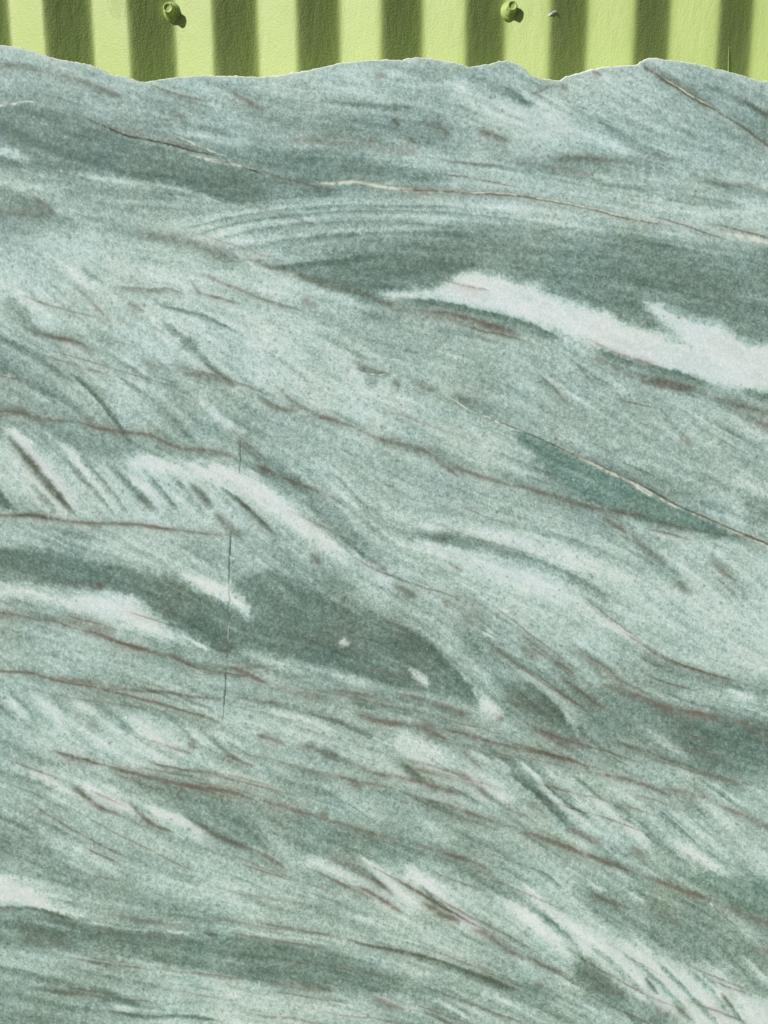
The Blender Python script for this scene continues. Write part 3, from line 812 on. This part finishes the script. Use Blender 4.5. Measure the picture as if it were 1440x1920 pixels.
def lic(noise, n, step):
    x, y = np.meshgrid(cx, cy); x = x.astype(np.float32); y = y.astype(np.float32)
    acc = bil(noise, x, y, XA, 60, CW); tot = 1.0
    for sg in (1, -1):
        a, b = x.copy(), y.copy()
        for k in range(n):
            dx = bil(CG, a, b, XA, 60, CW * 8); dy = bil(SG, a, b, XA, 60, CW * 8)
            a = a + sg * step * dx; b = b + sg * step * dy
            w_ = .5 + .5 * math.cos(math.pi * (k + 1) / (n + 1)); acc = acc + w_ * bil(noise, a, b, XA, 60, CW); tot += w_
    acc = acc / tot; return ((acc - acc.mean()) / acc.std()).astype(np.float32)
nz = rng.random((len(cy), len(cx))).astype(np.float32)
def blur(a, k):
    ker = np.hanning(2 * k + 3)[1:-1]; ker /= ker.sum()
    a = np.apply_along_axis(lambda r: np.convolve(r, ker, 'same'), 0, a)
    return np.apply_along_axis(lambda r: np.convolve(r, ker, 'same'), 1, a).astype(np.float32)
LT = lic(rng.random(nz.shape).astype(np.float32), 26, 3.0); LF = lic(nz, 9, 3.0); LM = lic(blur(nz, 2), 18, 4.0); LC = lic(blur(rng.random(nz.shape).astype(np.float32), 5), 28, 6.0)
grain0 = vnoise(X, Y, 3.5, seed=50)
lt, lf, lm, lc = (bil(a, X + (grain0 - .5) * 5, Y, XA, 60, CW) for a in (LT, LF, LM, LC))

# ragged, crystalline edges
wx = (fbm(X, Y, 60, 3, 11) - .5) * 12 + (vnoise(X, Y, 9, seed=15) - .5) * 6 + (vnoise(X, Y, 4, seed=17) - .5) * 7
wy = (fbm(X, Y, 60, 3, 21) - .5) * 9 + (vnoise(X, Y, 9, seed=25) - .5) * 6 + (vnoise(X, Y, 4, seed=27) - .5) * 6
sx = (vnoise(X, Y, 30, seed=31) - .5) * 5 + (vnoise(X, Y, 4, seed=33) - .5) * 4
sy = (vnoise(X, Y, 30, seed=41) - .5) * 5 + (vnoise(X, Y, 4, seed=43) - .5) * 4
grain = vnoise(X, Y, 3.2, seed=51) * .5 + vnoise(X, Y, 6.5, seed=52) * .5
patchy = fbm(X, Y, 26, 3, 61)

def box(x0, y0, x1, y1):
    i0 = int(np.searchsorted(xs, x0)); i1 = int(np.searchsorted(xs, x1))
    j0 = int(np.searchsorted(rowmax, y0)); j1 = int(np.searchsorted(rowmin, y1, side='right'))
    return slice(max(j0, 0), max(j1, 0)), slice(max(i0, 0), i1)

def stroke_alpha(p, wu, wd, wk):
    """soft tapering band about a curve; different softness above and below it"""
    big = p[0, 0] <= 0, p[-1, 0] >= 1440
    if big[0]: p = np.vstack([[-290, p[0, 1] + (p[0, 1] - p[1, 1]) / max(8, p[1, 0] - p[0, 0]) * 290 * .6], p])
    if big[1]: p = np.vstack([p, [1730, p[-1, 1] + (p[-1, 1] - p[-2, 1]) / max(8, p[-1, 0] - p[-2, 0]) * 290]])
    q = catmull(p); R = max(wu, wd) * 2.6 + 26
    sl = box(q[:, 0].min() - R, q[:, 1].min() - R, q[:, 0].max() + R, q[:, 1].max() + R)
    ax, ay = (wx, wy) if wk == 1 else (sx, sy)
    k = .22 + .45 * min(1.0, min(wu, wd) / 9) if wk == 1 else min(1.0, .3 + max(wu, wd) / 18)
    x = X[sl] + ax[sl] * k; y = Y[sl] + ay[sl] * k
    D = np.full(x.shape, 1e9, np.float32); Sg = np.zeros(x.shape, np.float32); T = np.zeros(x.shape, np.float32)
    L = np.concatenate([[0], np.cumsum(np.hypot(*np.diff(q, axis=0).T))])
    for i in range(len(q) - 1):
        a, b = q[i], q[i + 1]
        sb = box(min(a[0], b[0]) - R, min(a[1], b[1]) - R, max(a[0], b[0]) + R, max(a[1], b[1]) + R)
        js = slice(max(sb[0].start - sl[0].start, 0), max(sb[0].stop - sl[0].start, 0)); is_ = slice(max(sb[1].start - sl[1].start, 0), max(sb[1].stop - sl[1].start, 0))
        xx, yy = x[js, is_], y[js, is_]
        if xx.size == 0: continue
        d = b - a; l2 = d @ d + 1e-6
        t = np.clip(((xx - a[0]) * d[0] + (yy - a[1]) * d[1]) / l2, 0, 1)
        ex = xx - a[0] - t * d[0]; ey = yy - a[1] - t * d[1]; dd = ex * ex + ey * ey
        m = dd < D[js, is_]
        D[js, is_][m] = dd[m]; Sg[js, is_][m] = (d[0] * ey - d[1] * ex)[m]; T[js, is_][m] = (L[i] + t * (L[i + 1] - L[i]))[m]
    D = np.sqrt(D)
    tl = min(60, L[-1] * .4)
    tap = np.clip(T / tl, 0, 1) if not big[0] else 1.0
    tap = tap * (np.clip((L[-1] - T) / tl, 0, 1) if not big[1] else 1.0)
    tap = np.sqrt(tap)
    wid = np.where(Sg > 0, wd, wu) * (.45 + .55 * tap)
    return sl, np.exp(-(D / wid) ** 2 * .9) * np.clip(tap * 1.3, 0, 1)

def region_alpha(p, f):
    p = extend(p); R = f + 34
    sl = box(p[:, 0].min() - R, p[:, 1].min() - R, p[:, 0].max() + R, p[:, 1].max() + R)
    x = X[sl] + wx[sl]; y = Y[sl] + wy[sl]
    D = np.full(x.shape, 1e9, np.float32); ins = np.zeros(x.shape, bool)
    for i in range(len(p)):
        a, b = p[i], p[(i + 1) % len(p)]; d = b - a; l2 = d @ d + 1e-6
        t = np.clip(((x - a[0]) * d[0] + (y - a[1]) * d[1]) / l2, 0, 1)
        D = np.minimum(D, (x - a[0] - t * d[0]) ** 2 + (y - a[1] - t * d[1]) ** 2)
        if a[1] != b[1]:
            c = ((a[1] > y) != (b[1] > y)) & (x < (b[0] - a[0]) * (y - a[1]) / (b[1] - a[1]) + a[0]); ins ^= c
    sdv = np.where(ins, 1, -1) * np.sqrt(D)
    u = np.clip(.5 + sdv / (2 * f), 0, 1); return sl, u * u * (3 - 2 * u)

T = bil(TONE, X + wx * 1.5, Y + wy * 1.5, 48, 48, 96).astype(np.float32)
T = 5.45 + (T - 5.15) * .9
teal = np.zeros_like(T)
for kind, h, p in REG:
    sl, a = region_alpha(p, h[1] * (1.7 if kind == 'W' else 1.05)); a = np.clip(a * h[0] * 1.25, 0, .95) * (1 - .14 * np.clip(1.3 - 2 * patchy[sl], 0, 1))
    T[sl] += (TON[kind] - T[sl]) * a
    if kind == 'T': teal[sl] = np.maximum(teal[sl], a)
for kind, h, p in STR:
    sl, a = stroke_alpha(p, h[1], h[2], 1)
    a = h[0] * 1.45 * a * np.clip(.6 + .7 * patchy[sl] + .16 * lm[sl], .2, 1.2); a = np.clip(a, 0, .92)
    T[sl] += (TON[kind] - T[sl]) * a
# minor streaks of the cross-bedding, following the same direction field
rs = np.random.default_rng(12)
for _ in range(1150):
    px, py = rs.uniform(-10, 1450), rs.uniform(150, 1930)
    if py < 430 and rs.random() < .6: continue
    cur = [(px, py)]; n_ = rs.integers(3, 9)
    for k in range(n_):
        a_, b_ = cur[-1]; c_ = float(bil(CG, np.array([a_]), np.array([b_]), XA, 60, CW * 8)[0]); s_ = float(bil(SG, np.array([a_]), np.array([b_]), XA, 60, CW * 8)[0])
        if c_ < 0: c_, s_ = -c_, -s_
        cur.append((a_ + 17 * c_, b_ + 17 * s_))
    p = np.array(cur)
    if p[0, 0] <= 0 or p[-1, 0] >= 1440: continue
    light = rs.random() < .5; w1, w2 = (rs.uniform(2, 7), rs.uniform(2, 8)) if light else (rs.uniform(1, 2.6), rs.uniform(2, 8))
    if rs.random() < .5: w1, w2 = w2, w1
    sl, a = stroke_alpha(p, w1, w2, 1)
    a = a * rs.uniform(.35, 1.0) * (1.25 if py > 1250 else 1.0) * np.clip(.4 + .9 * patchy[sl] + .22 * lm[sl], .1, 1.2)
    T[sl] += (rs.uniform(.7, 1.5) if light else -rs.uniform(.8, 1.9)) * a * np.clip(1.2 - np.abs(T[sl] - 5.3) / 3.2, .1, 1)
T = 5.55 + (T - 5.3) * 1.2
calm = np.clip((T - 7.2) / 1.8, 0, 1)                         # the white bands are smoother
T += lt * (.24 - .14 * calm) * (.2 + 1.6 * fbm(X, Y, 120, 2, 66)) + lf * (.12 - .05 * calm) + lm * (.33 - .2 * calm) + lc * (.58 - .36 * calm)
T += (fbm(X, Y, 90, 3, 71) - .5) * 1.2 * (1 - .6 * calm)
g1 = vnoise(X, Y, 1.8, seed=81) - .5; g2 = vnoise(X, Y, 4.2, seed=82) - .5; g3 = vnoise(X, Y, 9, seed=83) - .5
T += g1 * (3.6 - 1.6 * calm) + g2 * (1.7 - .9 * calm) + g3 * (1.2 - .7 * calm)

keys = [-1, 0, 2, 4, 6, 7.5, 9, 10.5]
ramp = np.array([(72, 87, 78), (84, 104, 94), (105, 126, 116), (134, 155, 147), (164, 185, 177), (187, 207, 200), (208, 219, 216), (226, 234, 232)], float)
C3 = np.stack([np.interp(T, keys, ramp[:, k]) for k in range(3)], -1).astype(np.float32)
warm = np.clip((fbm(X, Y, 70, 4, 91) - .5) * 3.2 + lc * .12, -1, 1)[..., None]
C3 += warm * np.array([2.5, 0, -2.5], np.float32)
C3 += teal[..., None] * np.array([-7, 1, 0], np.float32)
cool = np.clip((480 - Y) / 300, 0, 1)[..., None]; C3 += cool * np.array([0, 1, 3], np.float32)
low = np.clip((Y - 1000) / 700, 0, 1)[..., None]; C3 += low * np.array([0, 0, -4], np.float32)
calm2 = calm[..., None]; C3 += calm2 * np.array([3, 0, 2], np.float32)
# hair veins between the long ones
rv = np.random.default_rng(31); vp = [catmull(p, 40) for k_, h_, p in VEIN if k_ in 'PB' and abs(p[-1, 0] - p[0, 0]) > 90]
seg = np.vstack([np.hstack([(q[:-1] + q[1:]) / 2, q[1:] - q[:-1]]) for q in vp])
for _ in range(130):
    px, py = rv.uniform(0, 1400), rv.uniform(280, 1900) if rv.random() < .3 else rv.uniform(1100, 1900)
    cur = [(px, py)]
    for k in range(rv.integers(4, 13)):
        a_, b_ = cur[-1]; ww = np.exp(-((seg[:, 0] - a_) ** 2 + ((seg[:, 1] - b_) * 1.6) ** 2) / (2 * 60 ** 2)) + 1e-7
        d_ = (seg[:, 2:] * ww[:, None]).sum(0); d_ /= np.hypot(*d_); cur.append((a_ + 20 * d_[0], b_ + 20 * d_[1] + rv.normal(0, .8)))
    if cur[0][0] > 0 and cur[-1][0] < 1435: VEIN.append((rv.choice(['P', 'B']), [rv.uniform(.25, .55), rv.uniform(.9, 2.2), rv.uniform(1.2, 3.2)], np.array(cur)))
relief = np.zeros_like(T); along = fbm(X, Y, 55, 2, 67); crust = vnoise(X, Y, 8, seed=68)
for kind, h, p in VEIN:
    fine = h[1] < 2.6 and h[2] < 2.6
    sl, a = stroke_alpha(p, h[1] * (.95 if fine else 1.05), h[2] * (.95 if fine else 1.15), 2)
    br = np.clip(-.1 + 1.3 * along[sl] + 1.0 * patchy[sl] + (grain[sl] - .5) * 1.5, .22, 1.45) if kind in 'PB' else np.clip((-.7 + 2.4 * crust[sl] if kind == 'Y' else .9 * crust[sl]) + 1.1 * patchy[sl], .08, 1.35)
    if kind in 'PB' and max(h[1:]) < 7:                       # stained halo round the vein
        s2_, a2 = stroke_alpha(p, h[1] * 2.6 + 3, h[2] * 3 + 5, 2)
        C3[s2_] += (np.array((128, 122, 114), np.float32) + (C3[s2_] - C3[s2_].mean()) * .5 - C3[s2_]) * (a2 * h[0] * .42 * np.clip(.3 + 1.2 * patchy[s2_], 0, 1))[..., None]
    a = np.clip(a * h[0] * br, 0, .78 if kind in 'PB' else 1)
    if kind in ('C', 'Y', 'K2'): relief[sl] = np.maximum(relief[sl], a)
    base = C3[sl]; tgt = np.array(CLR[kind], np.float32)
    if kind in 'PB': tgt = tgt + (base - base.mean()) * .30
    C3[sl] = base + (tgt - base) * a[..., None]
# dark mineral specks, then mica glints painted in as white spots
def specks(n, r0, r1, col, al, seed):
    r = np.random.default_rng(seed)
    for _ in range(n):
        px, py = r.uniform(-10, 1450), r.uniform(110, 1930); rad = r.uniform(r0, r1) * (1 if r.random() < .93 else 1.6)
        sl = box(px - rad * 2.5, py - rad * 2.5, px + rad * 2.5, py + rad * 2.5)
        if r.random() > .25 + 1.4 * max(0, patchy[sl].mean() - .35 if patchy[sl].size else 0): continue
        if calm[sl].size and calm[sl].mean() > .4 and rad > 1.3: continue
        an = r.uniform(0, 3.14); e = r.uniform(.55, 1)
        u = (X[sl] - px) * math.cos(an) + (Y[sl] - py) * math.sin(an); q = (-(X[sl] - px) * math.sin(an) + (Y[sl] - py) * math.cos(an)) / e
        a = np.exp(-(u * u + q * q) / rad ** 2) * al * r.uniform(.5, 1)
        C3[sl] += (np.array(col, np.float32) - C3[sl]) * a[..., None]
specks(9000, 1.2, 2.2, (84, 94, 88), .62, 5)
specks(500, 2.2, 3.6, (92, 90, 82), .5, 6)
specks(1500, .9, 1.5, (236, 242, 240), .7, 8)
# blend to a paler tone just under the top edge
edge = np.exp(-np.clip(Y - topy[None, :], 0, 60) / (3.5 + 5 * np.clip(rough2[None, :], 0, 1)))[..., None] * .5
C3 += (np.array((205, 210, 202), np.float32) - C3) * edge
C3 = np.clip(C3, 20, 250) / 255
LIN = np.where(C3 <= .04045, C3 / 12.92, ((C3 + .055) / 1.055) ** 2.4).astype(np.float32)
GAIN = np.array((1.14, 1.18, 1.20), np.float32)              # picture value -> base colour of the stone under this sun
LIN = np.clip(LIN * GAIN, 0.01, .92)

def stone(name, attr):
    m = NT(name)
    tc = m.n('ShaderNodeTexCoord'); P = tc.outputs['Object']
    if attr:
        at = m.n('ShaderNodeAttribute', attribute_name='vein_colour'); c = at.outputs['Color']
    else:
        c = m.ramp(m.noise(60, 4, .6, P), [(.3, (.66, .70, .62)), (.7, (.84, .85, .79))])
    n = m.noise(1900, 2, .7, P)
    c = m.mix(1.0, c, m.ramp(n, [(.3, (.80, .80, .80)), (.7, (1.18, 1.18, 1.18))]), 'MULTIPLY')
    m.l(c, m.b.inputs['Base Color'])
    m.b.inputs['Roughness'].default_value = .5 if attr else .8
    m.b.inputs['Specular IOR Level'].default_value = .15
    b = m.bump(m.noise(900, 3, .6, P), .10 if attr else .8, .0006)
    m.l(b, m.b.inputs['Normal'])
    return m.m
M_stone = stone('veined_quartzite', True); M_edge = stone('broken_stone_edge', False)

def build_slab():
    Z = (fbm(X, Y, 400, 2, 95) - .5) * .0004 + np.minimum(relief, .8) * .00035     # depth behind the polished plane
    def place(px, py, dep):
        d = DS + dep
        x = (px - 720) * S; u = (960 - py) * S
        return np.stack([CAM.x + x, CAM.y + FW.y * d + UP.y * u, CAM.z + FW.z * d + UP.z * u], -1)
    # chipped arris and rough broken top, then the back
    rows = []
    r = np.random.default_rng(3); n_ = lambda a: (np.convolve(r.normal(0, 1, NX + 12), np.hanning(7) / 2.6, 'same')[6:-6]) * a
    e = [(-1.8, .0008), (-3.4, .0021), (-2.4, .005), (-.5, .010), (1.5, .015), (5, .0185), (12, .0195)]
    for k, (dy, dz) in enumerate(e):
        rows.append(place(xs, topy + dy + n_(.35 + .3 * min(k, 3)), dz + n_(.0002 + .0003 * min(k, 2))))
    front = place(X, Y, Z)
    low = [place(xs, np.full(NX, YB + .5), np.full(NX, .002)), place(xs, np.full(NX, YB + .5), np.full(NX, .0193)), place(xs, np.full(NX, YB - 4), np.full(NX, .0195))]
    allrows = np.concatenate([np.array(rows[::-1]), front, np.array(low)], 0)
    R = allrows.shape[0]; co = allrows.reshape(-1, 3).astype(np.float32)
    idx = np.arange(R * NX).reshape(R, NX)
    q = np.stack([idx[:-1, :-1], idx[1:, :-1], idx[1:, 1:], idx[:-1, 1:]], -1).reshape(-1, 4)
    back = np.stack([idx[-1, :-1], idx[0, :-1], idx[0, 1:], idx[-1, 1:]], -1)
    q = np.vstack([q, back])
    loops = q.reshape(-1); nq = len(q)
    sideL = idx[:, 0][::-1]; sideR = idx[:, -1]
    me = bpy.data.meshes.new('stone_slab')
    me.vertices.add(len(co)); me.vertices.foreach_set('co', co.reshape(-1))
    tl = np.concatenate([loops, sideL, sideR]); me.loops.add(len(tl)); me.loops.foreach_set('vertex_index', tl.astype(np.int32))
    me.polygons.add(nq + 2)
    ls = np.concatenate([np.arange(nq) * 4, [nq * 4, nq * 4 + R]]).astype(np.int32)
    me.polygons.foreach_set('loop_start', ls)
    ne = len(rows); mi = np.ones(nq + 2, np.int32)
    mi[ne * (NX - 1):(ne + NY - 1) * (NX - 1)] = 0
    me.materials.append(M_stone); me.materials.append(M_edge)
    me.polygons.foreach_set('material_index', mi)
    sm = (mi == 0); me.polygons.foreach_set('use_smooth', sm)
    me.update(calc_edges=True); me.validate()
    col = np.ones((R, NX, 4), np.float32); col[ne:ne + NY, :, :3] = LIN
    at = me.attributes.new('vein_colour', 'FLOAT_COLOR', 'POINT'); at.data.foreach_set('color', col.reshape(-1))
    o = bpy.data.objects.new('stone_slab', me); COL.objects.link(o)
    return thing(o, 'pale green polished stone slab with white bands, brown veins and a broken top edge', 'stone slab')
slab = build_slab(); slab['kind'] = 'thing'

# the fixings lie on the wall like everything that is part of it
bpy.context.view_layer.update()
